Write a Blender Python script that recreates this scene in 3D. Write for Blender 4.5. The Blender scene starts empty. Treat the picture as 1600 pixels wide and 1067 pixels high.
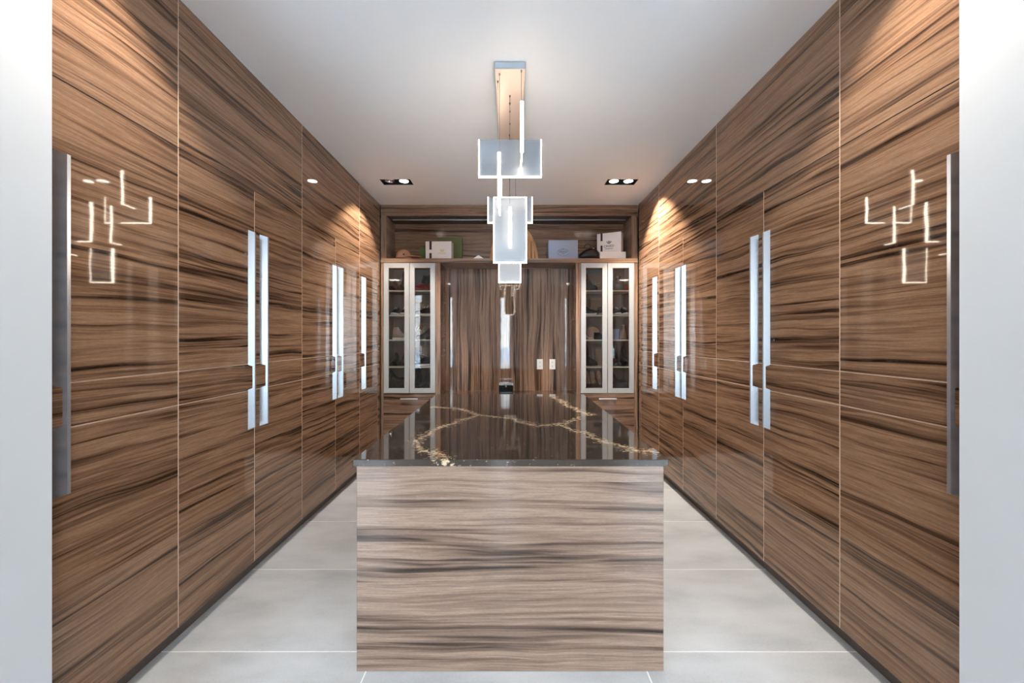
import bpy, bmesh, math, random
from mathutils import Vector, Matrix

random.seed(7)
SC = bpy.context.scene
COL = SC.collection

# ------------------------------------------------------------------ camera, sky, exposure
EYE = 1.446
F = 640.0                       # focal length in pixels of the 1600 px wide frame
cam_d = bpy.data.cameras.new('camera')
cam_d.sensor_width = 36.0
cam_d.lens = 36.0 * F / 1600.0
cam_d.shift_x = 4.0 / 1600.0
cam_d.shift_y = -6.5 / 1600.0
cam_d.clip_start = 0.05
cam_o = bpy.data.objects.new('camera', cam_d)
cam_o.location = (0, 0, EYE)
cam_o.rotation_euler = (math.pi / 2, 0, 0)
COL.objects.link(cam_o)
SC.camera = cam_o

SC.view_settings.view_transform = 'Standard'
SC.view_settings.look = 'None'
SC.view_settings.exposure = 1.66
SC.view_settings.gamma = 1.0
SC.view_settings.use_curve_mapping = False
SC.cycles.use_denoising = True
SC.cycles.max_bounces = 10
SC.cycles.diffuse_bounces = 5
SC.cycles.glossy_bounces = 5
SC.cycles.transparent_max_bounces = 12
SC.cycles.transmission_bounces = 4
SC.cycles.caustics_reflective = False
SC.cycles.caustics_refractive = False
SC.cycles.sample_clamp_indirect = 6.0

SKY = 8.0
SPOT_W = 38.0
LED = 9.0
FILL_LAMP_W = 5.0

w = bpy.data.worlds.new('sky')
SC.world = w
w.use_nodes = True
nt = w.node_tree
nt.nodes.clear()
bgn = nt.nodes.new('ShaderNodeBackground')
out = nt.nodes.new('ShaderNodeOutputWorld')
tc = nt.nodes.new('ShaderNodeTexCoord')
sx = nt.nodes.new('ShaderNodeSeparateXYZ')
rp = nt.nodes.new('ShaderNodeValToRGB')
rp.color_ramp.elements[0].position = 0.0
rp.color_ramp.elements[0].color = (0.92, 0.96, 1.0, 1)
rp.color_ramp.elements[1].position = 0.6
rp.color_ramp.elements[1].color = (0.58, 0.78, 1.0, 1)
nt.links.new(tc.outputs['Generated'], sx.inputs[0])
nt.links.new(sx.outputs['Z'], rp.inputs['Fac'])
nt.links.new(rp.outputs['Color'], bgn.inputs['Color'])
bgn.inputs['Strength'].default_value = SKY
nt.links.new(bgn.outputs[0], out.inputs[0])

# ------------------------------------------------------------------ node helpers
class NT:
    def __init__(self, name):
        self.m = bpy.data.materials.new(name)
        self.m.use_nodes = True
        self.t = self.m.node_tree
        self.t.nodes.clear()
        self.out = self.t.nodes.new('ShaderNodeOutputMaterial')
    def n(self, kind, **kw):
        nd = self.t.nodes.new('ShaderNode' + kind)
        for k, v in kw.items():
            setattr(nd, k, v)
        return nd
    def put(self, sock, v):
        if isinstance(v, bpy.types.NodeSocket):
            self.t.links.new(v, sock)
        else:
            sock.default_value = v
    def math(self, op, a, b=0.0, c=None, clamp=False):
        nd = self.n('Math', operation=op, use_clamp=clamp)
        self.put(nd.inputs[0], a)
        self.put(nd.inputs[1], b)
        if c is not None:
            self.put(nd.inputs[2], c)
        return nd.outputs[0]
    def vmath(self, op, a, b=None, out=0):
        nd = self.n('VectorMath', operation=op)
        self.put(nd.inputs[0], a)
        if b is not None:
            self.put(nd.inputs[3 if op == 'SCALE' else 1], b)
        return nd.outputs[out]
    def comb(self, x, y, z):
        nd = self.n('CombineXYZ')
        for i, v in enumerate((x, y, z)):
            self.put(nd.inputs[i], v)
        return nd.outputs[0]
    def sep(self, v):
        nd = self.n('SeparateXYZ')
        self.put(nd.inputs[0], v)
        return nd.outputs
    def noise(self, vec, scale=1.0, detail=2.0, rough=0.5, dist=0.0):
        nd = self.n('TexNoise')
        self.put(nd.inputs['Vector'], vec)
        nd.inputs['Scale'].default_value = scale
        nd.inputs['Detail'].default_value = detail
        nd.inputs['Roughness'].default_value = rough
        nd.inputs['Distortion'].default_value = dist
        return nd.outputs[0]
    def ramp(self, f, stops):
        nd = self.n('ValToRGB')
        cr = nd.color_ramp
        while len(cr.elements) < len(stops):
            cr.elements.new(0.5)
        for e, (p, c) in zip(cr.elements, stops):
            e.position = p
            e.color = (*c, 1) if not isinstance(c, (int, float)) else (c, c, c, 1)
        self.put(nd.inputs[0], f)
        return nd.outputs[0]
    def mix(self, f, a, b, blend='MIX'):
        nd = self.n('Mix', data_type='RGBA', blend_type=blend)
        self.put(nd.inputs[0], f)
        self.put(nd.inputs[6], a if isinstance(a, bpy.types.NodeSocket) else (*a, 1))
        self.put(nd.inputs[7], b if isinstance(b, bpy.types.NodeSocket) else (*b, 1))
        return nd.outputs[2]
    def bsdf(self, color, rough=0.5, metal=0.0, spec=0.5, normal=None, **kw):
        b = self.n('BsdfPrincipled')
        self.put(b.inputs['Base Color'], color if isinstance(color, bpy.types.NodeSocket) else (*color, 1))
        self.put(b.inputs['Roughness'], rough)
        self.put(b.inputs['Metallic'], metal)
        self.put(b.inputs['Specular IOR Level'], spec)
        if normal is not None:
            self.put(b.inputs['Normal'], normal)
        for k, v in kw.items():
            self.put(b.inputs[k.replace('_', ' ')], v)
        self.t.links.new(b.outputs[0], self.out.inputs[0])
        return b
    def bump(self, h, strength=0.2, dist=0.01):
        nd = self.n('Bump')
        nd.inputs['Strength'].default_value = strength
        nd.inputs['Distance'].default_value = dist
        self.put(nd.inputs['Height'], h)
        return nd.outputs[0]
    def pos(self):
        return self.n('NewGeometry').outputs['Position']
    def rnd(self):
        return self.n('ObjectInfo').outputs['Random']

def simple(name, color, rough=0.5, metal=0.0, spec=0.5, grain=0.06, scale=60.0, **kw):
    t = NT(name)
    tcn = t.n('TexCoord')
    f = t.noise(tcn.outputs['Object'], scale, 3, 0.6)
    k = t.math('MULTIPLY_ADD', f, 2 * grain, 1 - grain)
    c = t.vmath('SCALE', (*color,), k)
    t.bsdf(c, rough, metal, spec, **kw)
    return t.m

# ------------------------------------------------------------------ walnut
def walnut(name, axis, bright=1.0, rough=0.035, seed=0.0, sat=1.0, plank=0.083, freq=1.0, shift=0.0):
    """high gloss striped walnut veneer; axis = direction the grain runs"""
    t = NT(name)
    p = t.sep(t.pos())
    ia = 'xyz'.index(axis)
    ib = {'x': 2, 'y': 2, 'z': 0}[axis]
    ic = ({0, 1, 2} - {ia, ib}).pop()
    a, b, c = p[ia], p[ib], p[ic]
    r = t.rnd()
    a = t.math('ADD', a, t.math('MULTIPLY_ADD', r, 23.0, seed))
    c = t.math('MULTIPLY', c, 0.6)
    # slow waviness of the grain
    wv = t.noise(t.comb(t.math('MULTIPLY', a, 1.1), t.math('MULTIPLY', b, 3.0), c), 1.0, 2, 0.5)
    bw = t.math('ADD', b, t.math('MULTIPLY_ADD', wv, 0.085, -0.042))
    # veneer strips laid up one above the other
    wn0 = t.noise(t.comb(0.0, t.math('MULTIPLY', b, 6.0), seed), 1.0, 0, 0.5)
    bq = t.math('DIVIDE', t.math('ADD', b, t.math('MULTIPLY', wn0, 0.06)), plank)
    pid = t.math('FLOOR', bq)
    wn = t.n('TexWhiteNoise', noise_dimensions='2D')
    t.put(wn.inputs['Vector'], t.comb(pid, t.math('ADD', c, seed + 3.3), 0.0))
    rr = wn.outputs[0]
    wn2 = t.n('TexWhiteNoise', noise_dimensions='1D')
    t.put(wn2.inputs['W'], t.math('ADD', pid, seed * 7.1 + 0.5))
    rr = wn2.outputs[0]
    off = t.math('MULTIPLY', rr, 31.0)
    ca = t.math('ADD', a, off)
    # broad figure
    v1 = t.comb(t.math('MULTIPLY', ca, 0.62), t.math('MULTIPLY', bw, 23.0 * freq), t.math('ADD', c, off))
    n1 = t.noise(v1, 1.0, 3.0, 0.58, 0.5)
    # narrow streaks
    v2 = t.comb(t.math('MULTIPLY', ca, 0.8), t.math('MULTIPLY', bw, 75.0 * freq), t.math('ADD', c, off))
    n2 = t.noise(v2, 1.0, 2.0, 0.5, 0.2)
    # fibre
    v3 = t.comb(t.math('MULTIPLY', a, 9.0), t.math('MULTIPLY', b, 300.0), c)
    n3 = t.noise(v3, 1.0, 1.0, 0.5)
    s = t.math('ADD', t.math('MULTIPLY', n1, 0.68), t.math('MULTIPLY', n2, 0.32))
    s = t.math('ADD', s, t.math('MULTIPLY_ADD', rr, 0.05, -0.025 + shift))
    k = bright * 0.76
    def C(r_, g_, b_):
        m_ = (r_ + g_ + b_) / 3
        return tuple(max(0.0, k * (m_ + (x - m_) * sat)) for x in (r_, g_, b_))
    col = t.ramp(s, [(0.360, C(.022, .012, .008)), (0.410, C(.060, .033, .020)), (0.450, C(.130, .073, .045)),
                     (0.505, C(.205, .118, .073)), (0.575, C(.285, .172, .110)), (0.66, C(.195, .112, .070))])
    f3 = t.math('MULTIPLY_ADD', n3, 0.9, 0.55)
    n4 = t.noise(t.comb(t.math('MULTIPLY', a, 60.0), t.math('MULTIPLY', b, 900.0), c), 1.0, 1.0, 0.6)
    col = t.vmath('SCALE', col, t.math('MULTIPLY', f3, t.math('MULTIPLY_ADD', n4, 0.7, 0.65)))
    wob = t.noise(t.pos(), 9.0, 1, 0.5)
    nm = t.bump(wob, 0.035, 0.004)
    t.bsdf(col, rough, 0.0, 0.5, normal=nm)
    return t.m

M = {}
M['wood_y'] = walnut('walnut_along_room', 'y', seed=1.7, sat=1.12, bright=1.32, shift=.012, freq=1.0)
M['wood_x'] = walnut('walnut_across_room', 'x', seed=4.2, rough=0.16, bright=1.4, shift=.015)
M['wood_isl'] = walnut('walnut_island', 'x', seed=9.4, bright=1.5, rough=0.09, plank=0.085, sat=.76, freq=.8, shift=.018)
M['wood_z'] = walnut('walnut_upright', 'z', seed=2.9, plank=0.11, bright=1.65, sat=.95)
M['wood_low'] = walnut('walnut_across_base', 'x', seed=6.1, bright=1.45, plank=0.09)
M['wood_edge_z'] = walnut('walnut_edge_upright', 'z', bright=1.6, rough=0.3, seed=5.0)
M['wood_edge'] = walnut('walnut_edge_tan', 'x', bright=1.8, rough=0.3, seed=3.0)
M['band'] = simple('pale_edge_band', (.62, .43, .31), 0.45)
M['shadow_wood'] = simple('dark_stained_wood', (.05, .033, .024), 0.4)
M['plinth'] = simple('plinth_dark', (.085, .06, .047), 0.35)
M['ceiling'] = simple('ceiling_paint', (.90, .90, .90), 0.85, grain=.01, scale=8)
M['paint'] = simple('pale_grey_wall_paint', (.68, .68, .68), 0.8, grain=.012, scale=10)
M['black'] = simple('black_housing', (.012, .012, .012), 0.5)
M['chrome'] = simple('lamp_reflector', (.8, .8, .8), 0.15, 1.0)
M['interior'] = simple('cabinet_interior', (.24, .17, .12), 0.5)
M['shelf_edge'] = simple('shelf_pale_wood', (.92, .74, .52), 0.4)
M['white'] = simple('white_plastic', (.83, .80, .74), 0.35, grain=.02)
M['black_gloss'] = simple('black_gloss', (.010, .014, .016), 0.12)
M['white_card'] = simple('white_card', (.93, .87, .84), 0.55, grain=.03)
M['grey_card'] = simple('blue_grey_card', (.36, .42, .55), 0.5, grain=.03)
M['green_card'] = simple('olive_card', (.125, .13, .030), 0.6, grain=.08)
M['green_card2'] = simple('leaf_green_card', (.10, .17, .035), 0.6, grain=.08)
M['ribbon'] = simple('dark_brown_ribbon', (.035, .012, .012), 0.4)
M['ink'] = simple('dark_ink', (.02, .02, .03), 0.6)
M['gold_ink'] = simple('gold_ink', (.72, .58, .26), 0.4)
M['pale_ink'] = simple('pale_script_ink', (.95, .88, .78), 0.5)
M['tan'] = simple('tan_felt', (.52, .28, .17), 0.8)
M['tan_board'] = walnut('tan_board', 'z', bright=2.6, rough=0.4, seed=8.0, plank=.05, sat=1.7, freq=.5, shift=.05)
M['brown_card'] = simple('brown_card', (.36, .22, .125), 0.65, grain=.1)
M['blk_leather'] = simple('black_leather', (.013, .012, .012), 0.38)
M['red'] = simple('red_leather', (.42, .03, .022), 0.3)
M['beige'] = simple('beige_leather', (.58, .40, .29), 0.45)
M['nude'] = simple('nude_leather', (.52, .31, .19), 0.35)
M['brown'] = simple('brown_leather', (.17, .085, .04), 0.5)
M['sole_white'] = simple('white_rubber', (.95, .90, .82), 0.5)
M['snow'] = simple('snow', (.85, .87, .9), 0.9)
M['pine'] = simple('evergreen_hedge', (.05, .07, .05), 0.95, grain=.5, scale=9)
M['cord'] = simple('cord_steel', (.22, .19, .17), 0.35, 0.7)

def m_steel(name, col, rough, axis='z', metal=1.0):
    t = NT(name)
    p = t.sep(t.pos())
    sc = {'z': (500, 500, 6), 'x': (6, 500, 500)}[axis]
    n = t.noise(t.comb(*(t.math('MULTIPLY', p[i], float(sc[i])) for i in range(3))), 1.0, 1, 0.5)
    c = t.vmath('SCALE', (*col,), t.math('MULTIPLY_ADD', n, 0.08, 0.96))
    t.bsdf(c, t.math('MULTIPLY_ADD', n, 0.02, rough - .01), metal, 0.5)
    return t.m
M['steel'] = m_steel('brushed_steel', (.58, .61, .65), 0.24, 'z', .75)
M['frame'] = m_steel('brushed_aluminium', (.55, .54, .52), 0.30, 'z', .45)
M['plate'] = m_steel('satin_plate', (.27, .285, .31), 0.30, 'x', .35)
M['bronze'] = m_steel('satin_canopy', (.45, .50, .55), 0.30, 'x', .6)
M['canopy_warm_lit'] = m_steel('warm_lit_satin', (.84, .66, .54), 0.35, 'x', .35)  # warm LED light on the canopy underside put into the colour

def m_emit(name, col, s):
    t = NT(name)
    e = t.n('Emission')
    e.inputs[0].default_value = (*col, 1)
    e.inputs[1].default_value = s
    t.t.links.new(e.outputs[0], t.out.inputs[0])
    return t.m
M['led'] = m_emit('led_edge', (1.0, .86, .70), LED)
M['lamp'] = m_emit('lamp_lens', (1.0, .93, .82), 9.0)

def m_glass():
    t = NT('tinted_pane')
    fr = t.n('Fresnel')
    fr.inputs[0].default_value = 1.62
    tr = t.n('BsdfTransparent')
    tr.inputs[0].default_value = (.95, .95, .95, 1)
    gl = t.n('BsdfGlossy')
    gl.inputs['Roughness'].default_value = 0.0
    mx = t.n('MixShader')
    t.t.links.new(fr.outputs[0], mx.inputs[0])
    t.t.links.new(tr.outputs[0], mx.inputs[1])
    t.t.links.new(gl.outputs[0], mx.inputs[2])
    t.t.links.new(mx.outputs[0], t.out.inputs[0])
    return t.m
M['pane'] = m_glass()
def m_clear():
    t = NT('window_pane')
    fr = t.n('Fresnel')
    fr.inputs[0].default_value = 1.45
    tr = t.n('BsdfTransparent')
    tr.inputs[0].default_value = (.95, .97, .97, 1)
    gl = t.n('BsdfGlossy')
    gl.inputs['Roughness'].default_value = 0.0
    mx = t.n('MixShader')
    t.t.links.new(fr.outputs[0], mx.inputs[0])
    t.t.links.new(tr.outputs[0], mx.inputs[1])
    t.t.links.new(gl.outputs[0], mx.inputs[2])
    t.t.links.new(mx.outputs[0], t.out.inputs[0])
    return t.m
M['clear'] = m_clear()

def m_tile():
    t = NT('concrete_tile')
    p = t.pos()
    r = t.rnd()
    q = t.vmath('ADD', p, t.comb(t.math('MULTIPLY', r, 9.0), t.math('MULTIPLY', r, 17.0), 0.0))
    ps = t.sep(q)
    q2 = t.comb(ps[0], t.math('MULTIPLY', ps[1], 2.2), 0.0)
    n1 = t.noise(q2, 2.4, 3, 0.5, 0.0)
    n2 = t.noise(q, 90.0, 2, 0.6)
    f = t.math('ADD', t.math('MULTIPLY', n1, .8), t.math('MULTIPLY', n2, .2))
    c = t.ramp(f, [(.28, (.42, .435, .445)), (.5, (.535, .55, .56)), (.72, (.62, .632, .642))])
    t.bsdf(c, 0.26, 0, 0.5)
    return t.m
M['tile'] = m_tile()
M['grout'] = simple('pale_grout', (.90, .89, .87), 0.8)

def m_quartz():
    t = NT('dark_quartz')
    p = t.pos()
    n0 = t.noise(p, 7.0, 4, 0.6)
    nv = t.n('TexNoise')
    t.put(nv.inputs['Vector'], p)
    nv.inputs['Scale'].default_value = 9.0
    nv.inputs['Detail'].default_value = 4.0
    d = t.vmath('SCALE', t.vmath('SUBTRACT', nv.outputs['Color'], (.5, .5, .5)), 0.16)
    q = t.vmath('MULTIPLY', t.vmath('ADD', p, d), (1, 1, 0))
    path = [[(-.26, 1.76), (-.40, 1.92), (-.50, 2.12), (-.40, 2.42), (-.22, 2.76), (.02, 2.66), (.17, 2.42), (.33, 2.50), (.46, 2.70)],
            [(.30, 2.46), (.40, 2.30), (.465, 2.06), (.58, 1.91), (.69, 1.86)],
            [(-.56, 3.10), (-.38, 3.02), (-.22, 2.78)],
            [(.38, 3.66), (.45, 3.2), (.55, 2.76)]]
    best = None
    for pl in path:
        for (x0, y0), (x1, y1) in zip(pl, pl[1:]):
            ab = (x1 - x0, y1 - y0, 0)
            L2 = ab[0] ** 2 + ab[1] ** 2
            pa = t.vmath('SUBTRACT', q, (x0, y0, 0))
            h = t.math('DIVIDE', t.vmath('DOT_PRODUCT', pa, ab, out=1), L2, clamp=True)
            pr = t.vmath('SCALE', ab, h)
            dd = t.vmath('LENGTH', t.vmath('SUBTRACT', pa, pr), out=1)
            best = dd if best is None else t.math('MINIMUM', best, dd)
    near = t.n('MapRange', clamp=True)
    t.put(near.inputs[0], best)
    near.inputs[1].default_value = 0.0
    near.inputs[2].default_value = 0.10
    near.inputs[3].default_value = 1.0
    near.inputs[4].default_value = 0.0
    core = near.outputs[0]
    sp = t.noise(t.vmath('MULTIPLY', p, (.6, 1.0, 1.0)), 75.0, 3, 0.65)
    vein = t.math('POWER', core, 1.8)
    spk = t.math('SUBTRACT', t.math('MULTIPLY_ADD', vein, 0.25, sp), 0.655)
    msk = t.math('MULTIPLY', spk, 9.0, clamp=True)
    # scattered flecks over the slab
    sp2 = t.noise(t.vmath('MULTIPLY', p, (1, .8, 1)), 60.0, 2, 0.5)
    fl = t.math('MULTIPLY', t.math('SUBTRACT', sp2, 0.64), 4.0, clamp=True)
    base = t.mix(n0, (.028, .020, .016), (.062, .045, .034))
    c = t.mix(t.math('MULTIPLY', fl, .5), base, (.24, .17, .12))
    c = t.mix(msk, c, (.62, .47, .31))
    t.bsdf(c, 0.05, 0, 0.55)
    return t.m
M['quartz'] = m_quartz()

# ------------------------------------------------------------------ mesh helpers
class MB:
    def __init__(self):
        self.v, self.f, self.mi, self.sm = [], [], [], []
    def face(self, idx, mi=0, smooth=False):
        self.f.append(idx); self.mi.append(mi); self.sm.append(smooth)
    def box(self, x0, x1, y0, y1, z0, z1, mi=0, bev=0.0, mat=None):
        if bev <= 0:
            b = len(self.v)
            pts = [(x, y, z) for z in (z0, z1) for y in (y0, y1) for x in (x0, x1)]
            if mat is not None:
                pts = [tuple(mat @ Vector(q)) for q in pts]
            self.v += pts
            for q in ((0, 2, 3, 1), (4, 5, 7, 6), (0, 1, 5, 4), (2, 6, 7, 3), (0, 4, 6, 2), (1, 3, 7, 5)):
                self.face([b + i for i in q], mi)
        else:
            bm = bmesh.new()
            bmesh.ops.create_cube(bm, size=1.0)
            for vv in bm.verts:
                vv.co = Vector(((x0 + x1) / 2 + vv.co.x * (x1 - x0), (y0 + y1) / 2 + vv.co.y * (y1 - y0), (z0 + z1) / 2 + vv.co.z * (z1 - z0)))
            bmesh.ops.bevel(bm, geom=bm.edges[:], offset=bev, segments=1, affect='EDGES', profile=0.5)
            self.add_bm(bm, mi, mat)
            bm.free()
        return self
    def add_bm(self, bm, mi=0, mat=None, smooth=False):
        b = len(self.v)
        bm.verts.index_update()
        for vv in bm.verts:
            self.v.append(tuple(mat @ vv.co) if mat is not None else tuple(vv.co))
        for ff in bm.faces:
            self.face([b + x.index for x in ff.verts], mi, smooth)
    def prism(self, outline, to3, d0, d1, mi=0):
        """outline: (u,v) list; to3(u,v,d) -> point"""
        n = len(outline)
        b = len(self.v)
        self.v += [to3(u, v, d0) for u, v in outline] + [to3(u, v, d1) for u, v in outline]
        self.face([b + i for i in range(n)], mi)
        self.face([b + n + i for i in reversed(range(n))], mi)
        for i in range(n):
            j = (i + 1) % n
            self.face([b + j, b + i, b + n + i, b + n + j], mi)
        return self
    def loft(self, rings, mi=0, close=True, cap=True, smooth=True):
        n = len(rings[0])
        b = len(self.v)
        for r in rings:
            self.v += [tuple(q) for q in r]
        for k in range(len(rings) - 1):
            for i in range(n if close else n - 1):
                j = (i + 1) % n
                self.face([b + k * n + i, b + k * n + j, b + (k + 1) * n + j, b + (k + 1) * n + i], mi, smooth)
        if cap:
            self.face([b + i for i in reversed(range(n))], mi)
            self.face([b + (len(rings) - 1) * n + i for i in range(n)], mi)
        return self
    def tube(self, pts, r, seg=6, mi=0):
        rings = []
        pts = [Vector(p) for p in pts]
        for i, p in enumerate(pts):
            t = (pts[min(i + 1, len(pts) - 1)] - pts[max(i - 1, 0)])
            t = t.normalized() if t.length > 1e-9 else Vector((0, 0, 1))
            up = Vector((0, 1, 0)) if abs(t.y) < 0.9 else Vector((1, 0, 0))
            a = t.cross(up).normalized()
            c = t.cross(a)
            rr = r[i] if isinstance(r, (list, tuple)) else r
            rings.append([p + a * rr * math.cos(2 * math.pi * k / seg) + c * rr * math.sin(2 * math.pi * k / seg) for k in range(seg)])
        return self.loft(rings, mi)
    def lathe(self, prof, cx=0, cy=0, seg=20, mi=0, mat=None, cap=True):
        rings = []
        for r, z in prof:
            q = [Vector((cx + r * math.cos(2 * math.pi * k / seg), cy + r * math.sin(2 * math.pi * k / seg), z)) for k in range(seg)]
            rings.append([mat @ x for x in q] if mat is not None else q)
        return self.loft(rings, mi, cap=cap)
    def build(self, name, mats, parent=None, loc=None):
        me = bpy.data.meshes.new(name)
        me.from_pydata(self.v, [], self.f)
        if not isinstance(mats, (list, tuple)):
            mats = [mats]
        for m in mats:
            me.materials.append(m)
        me.polygons.foreach_set('material_index', self.mi)
        me.polygons.foreach_set('use_smooth', self.sm)
        bm = bmesh.new(); bm.from_mesh(me)
        bmesh.ops.recalc_face_normals(bm, faces=bm.faces[:])
        bm.to_mesh(me); bm.free()
        me.update()
        o = bpy.data.objects.new(name, me)
        COL.objects.link(o)
        if parent is not None:
            o.parent = parent
        if loc is not None:
            o.location = loc
        return o

def tag(o, label=None, cat=None, group=None, kind=None):
    if label: o['label'] = label
    if cat: o['category'] = cat
    if group: o['group'] = group
    if kind: o['kind'] = kind
    return o

def thing(name, label, cat, loc=(0, 0, 0), rz=0.0, group=None):
    o = bpy.data.objects.new(name, None)
    o.empty_display_size = 0.1
    COL.objects.link(o)
    o.location = loc
    o.rotation_euler = (0, 0, rz)
    return tag(o, label, cat, group)

def struct(o):
    o['kind'] = 'structure'
    return o

def PX(px, d): return (px - 796.0) * d / F
def PZ(py, d): return EYE - (py - 527.0) * d / F

# ------------------------------------------------------------------ room shell
WL, WR = -1.55, 1.546          # faces of the left and right cabinet runs
H = 3.036
DB = 4.92                      # face of the back unit
OPEN = 1.452                   # half width of the entrance opening
D_IN = 1.30                    # room side of the entrance wall
D_OUT = 1.02
ROOM2 = 4.2                    # half width of the room behind the camera
REAR = -3.2

fl = MB(); fl.box(-ROOM2 - .2, ROOM2 + .2, REAR - .2, 5.60, -0.12, -0.0012)
floor = struct(fl.build('floor', M['grout']))
tw, td, gap = 1.218, 0.668, 0.0065
x_j0 = -0.622
rows = [(1.885 + td * k) for k in range(-8, 6)]
tm = {}
for ri, y0 in enumerate(rows):
    for ci in range(-3, 5):
        xa = x_j0 + tw * ci
        xb, ya, yb = xa + tw, y0, y0 + td
        xa2, xb2 = max(xa, -ROOM2), min(xb, ROOM2)
        if xb2 - xa2 < .05: continue
        if ya > D_IN - .1 and (xb2 < -1.9 or xa2 > 1.9): continue
        b = MB(); b.box(xa2 + gap / 2, xb2 - gap / 2, ya + gap / 2, yb - gap / 2, -0.0012, 0.0)
        b.build('floor_tile', M['tile'], floor)

# downlight positions: (centre x, centre y)
DLW, DLD = 0.31, 0.155
downs = [(-1.155, 1.49), (1.155, 1.49), (-1.155, 4.20), (1.145, 4.20)]
cl = MB()
xs = sorted({-ROOM2 - .2, ROOM2 + .2} | {c[0] + s * DLW / 2 for c in downs for s in (-1, 1)})
ys = sorted({REAR - .2, 5.6} | {c[1] + s * DLD / 2 for c in downs for s in (-1, 1)})
for i in range(len(xs) - 1):
    for j in range(len(ys) - 1):
        mx_, my_ = (xs[i] + xs[i + 1]) / 2, (ys[j] + ys[j + 1]) / 2
        if any(abs(mx_ - c[0]) < DLW / 2 and abs(my_ - c[1]) < DLD / 2 for c in downs): continue
        cl.box(xs[i], xs[i + 1], ys[j], ys[j + 1], H, H + .03)
struct(cl.build('ceiling', M['ceiling']))

def wall(name, *boxes, mat='paint'):
    b = MB()
    for q in boxes: b.box(*q)
    return struct(b.build(name, M[mat]))
wall('wall_left', (-2.27, -2.16, D_IN, 5.55, 0, H))
wall('wall_right', (2.156, 2.27, D_IN, 5.55, 0, H))
wall('wall_back', (-2.16, 2.156, 5.44, 5.55, 0, H))
wall('wall_front', (-ROOM2, -OPEN, D_OUT, D_IN, 0, H), (OPEN - .024, ROOM2, D_OUT, D_IN, 0, H))

b = MB(); b.box(WL + .0, -OPEN - .026, D_IN + .001, D_IN + .012, .001, H - .001); struct(b.build('added_trim_1', M['wood_x']))  # unseen wood strip, added so the near handle reflects brown
b = MB(); b.box(OPEN + .002, WR, D_IN + .001, D_IN + .012, .001, H - .001); struct(b.build('added_trim_2', M['wood_x']))  # same added strip for the right near handle

# room behind the camera: windows in three walls, snow outside
def wall_with_windows(name, axis, pos, thick, lo, hi, wins, z0, z1):
    b = MB()
    def add(u0, u1, a, c):
        if axis == 'y': b.box(u0, u1, min(pos, pos + thick), max(pos, pos + thick), a, c)
        else: b.box(min(pos, pos + thick), max(pos, pos + thick), u0, u1, a, c)
    u = lo
    for (p, q) in wins:
        add(u, p, 0, H); add(p, q, 0, z0); add(p, q, z1, H); u = q
    add(u, hi, 0, H)
    return struct(b.build(name, M['paint']))
WZ0, WZ1 = 0.40, 2.84
rear_w = [(-3.6, -1.90), (-.34, .06), (1.86, 3.6)]
side_w = []
wall_with_windows('wall_rear', 'y', REAR, -.15, -ROOM2, ROOM2, rear_w, WZ0, WZ1)
wall_with_windows('wall_west', 'x', -ROOM2, -.15, REAR - .15, D_OUT, side_w, WZ0, WZ1)
wall_with_windows('wall_east', 'x', ROOM2, .15, REAR - .15, D_OUT, side_w, WZ0, WZ1)
M['wframe'] = simple('window_frame_black', (.03, .03, .033), 0.4)
def window(n, axis, pos, u0, u1):
    b = MB(); t_ = .05
    def add(mb, a, c, z0, z1, d=.03):
        if axis == 'y': mb.box(a, c, pos - d, pos + d, z0, z1)
        else: mb.box(pos - d, pos + d, a, c, z0, z1)
    add(b, u0 + .002, u0 + t_, WZ0 + .002, WZ1 - .002); add(b, u1 - t_, u1 - .002, WZ0 + .002, WZ1 - .002)
    add(b, u0 + t_, u1 - t_, WZ0 + .002, WZ0 + t_); add(b, u0 + t_, u1 - t_, WZ1 - t_, WZ1 - .002)
    o = struct(b.build('window_%d' % n, M['wframe']))
    g = MB(); add(g, u0 + t_, u1 - t_, WZ0 + t_, WZ1 - t_, .003); g.build('window_pane', M['clear'], o)
k = 1
for (a, c) in rear_w:
    window(k, 'y', REAR - .075, a, c); k += 1
b = MB(); b.box(-60, 60, -60, REAR - .3, -0.5, -0.35); struct(b.build('ground', M['snow']))

# ------------------------------------------------------------------ tall cabinets
ZB, ZT, ZU = 0.085, 2.335, 2.944       # door bottom, door top, upper door top
Z1, Z2 = 1.129, 1.287                  # lines that cross every door
G = 0.002
HP, HT = 0.042, 0.012                  # handle projection and thickness

def side_map(side):
    """p = distance out of the cabinet face towards the room"""
    if side < 0: return lambda p: WL + p
    return lambda p: WR - p

def slab(name, side, d0, d1, z0, z1, parent, mat, dark=''):
    """door leaf: glossy face, narrow chamfer in the pale edge band (dark on the edges named in `dark`: t, b)"""
    X = side_map(side)
    d0, d1, z0, z1 = d0 + G * .4, d1 - G * .4, z0 + G * .4, z1 - G * .4
    c = .0017
    b = MB()
    ring = lambda p, i: [(X(p), d0 + i, z0 + i), (X(p), d1 - i, z0 + i), (X(p), d1 - i, z1 - i), (X(p), d0 + i, z1 - i)]
    b.v = ring(0, c) + ring(-.0014, 0) + ring(-.018, 0)
    b.face([0, 1, 2, 3], 0)
    for k in (0, 4):
        for i in range(4):
            j = (i + 1) % 4
            m = 2 if (i == 0 and 'b' in dark) or (i == 2 and 't' in dark) else 1
            b.face([k + i, k + j, k + 4 + j, k + 4 + i], m)
    b.face([8, 9, 10, 11], 1)
    return b.build(name, [mat, M['band'], M['shadow_wood']], parent)

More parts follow.
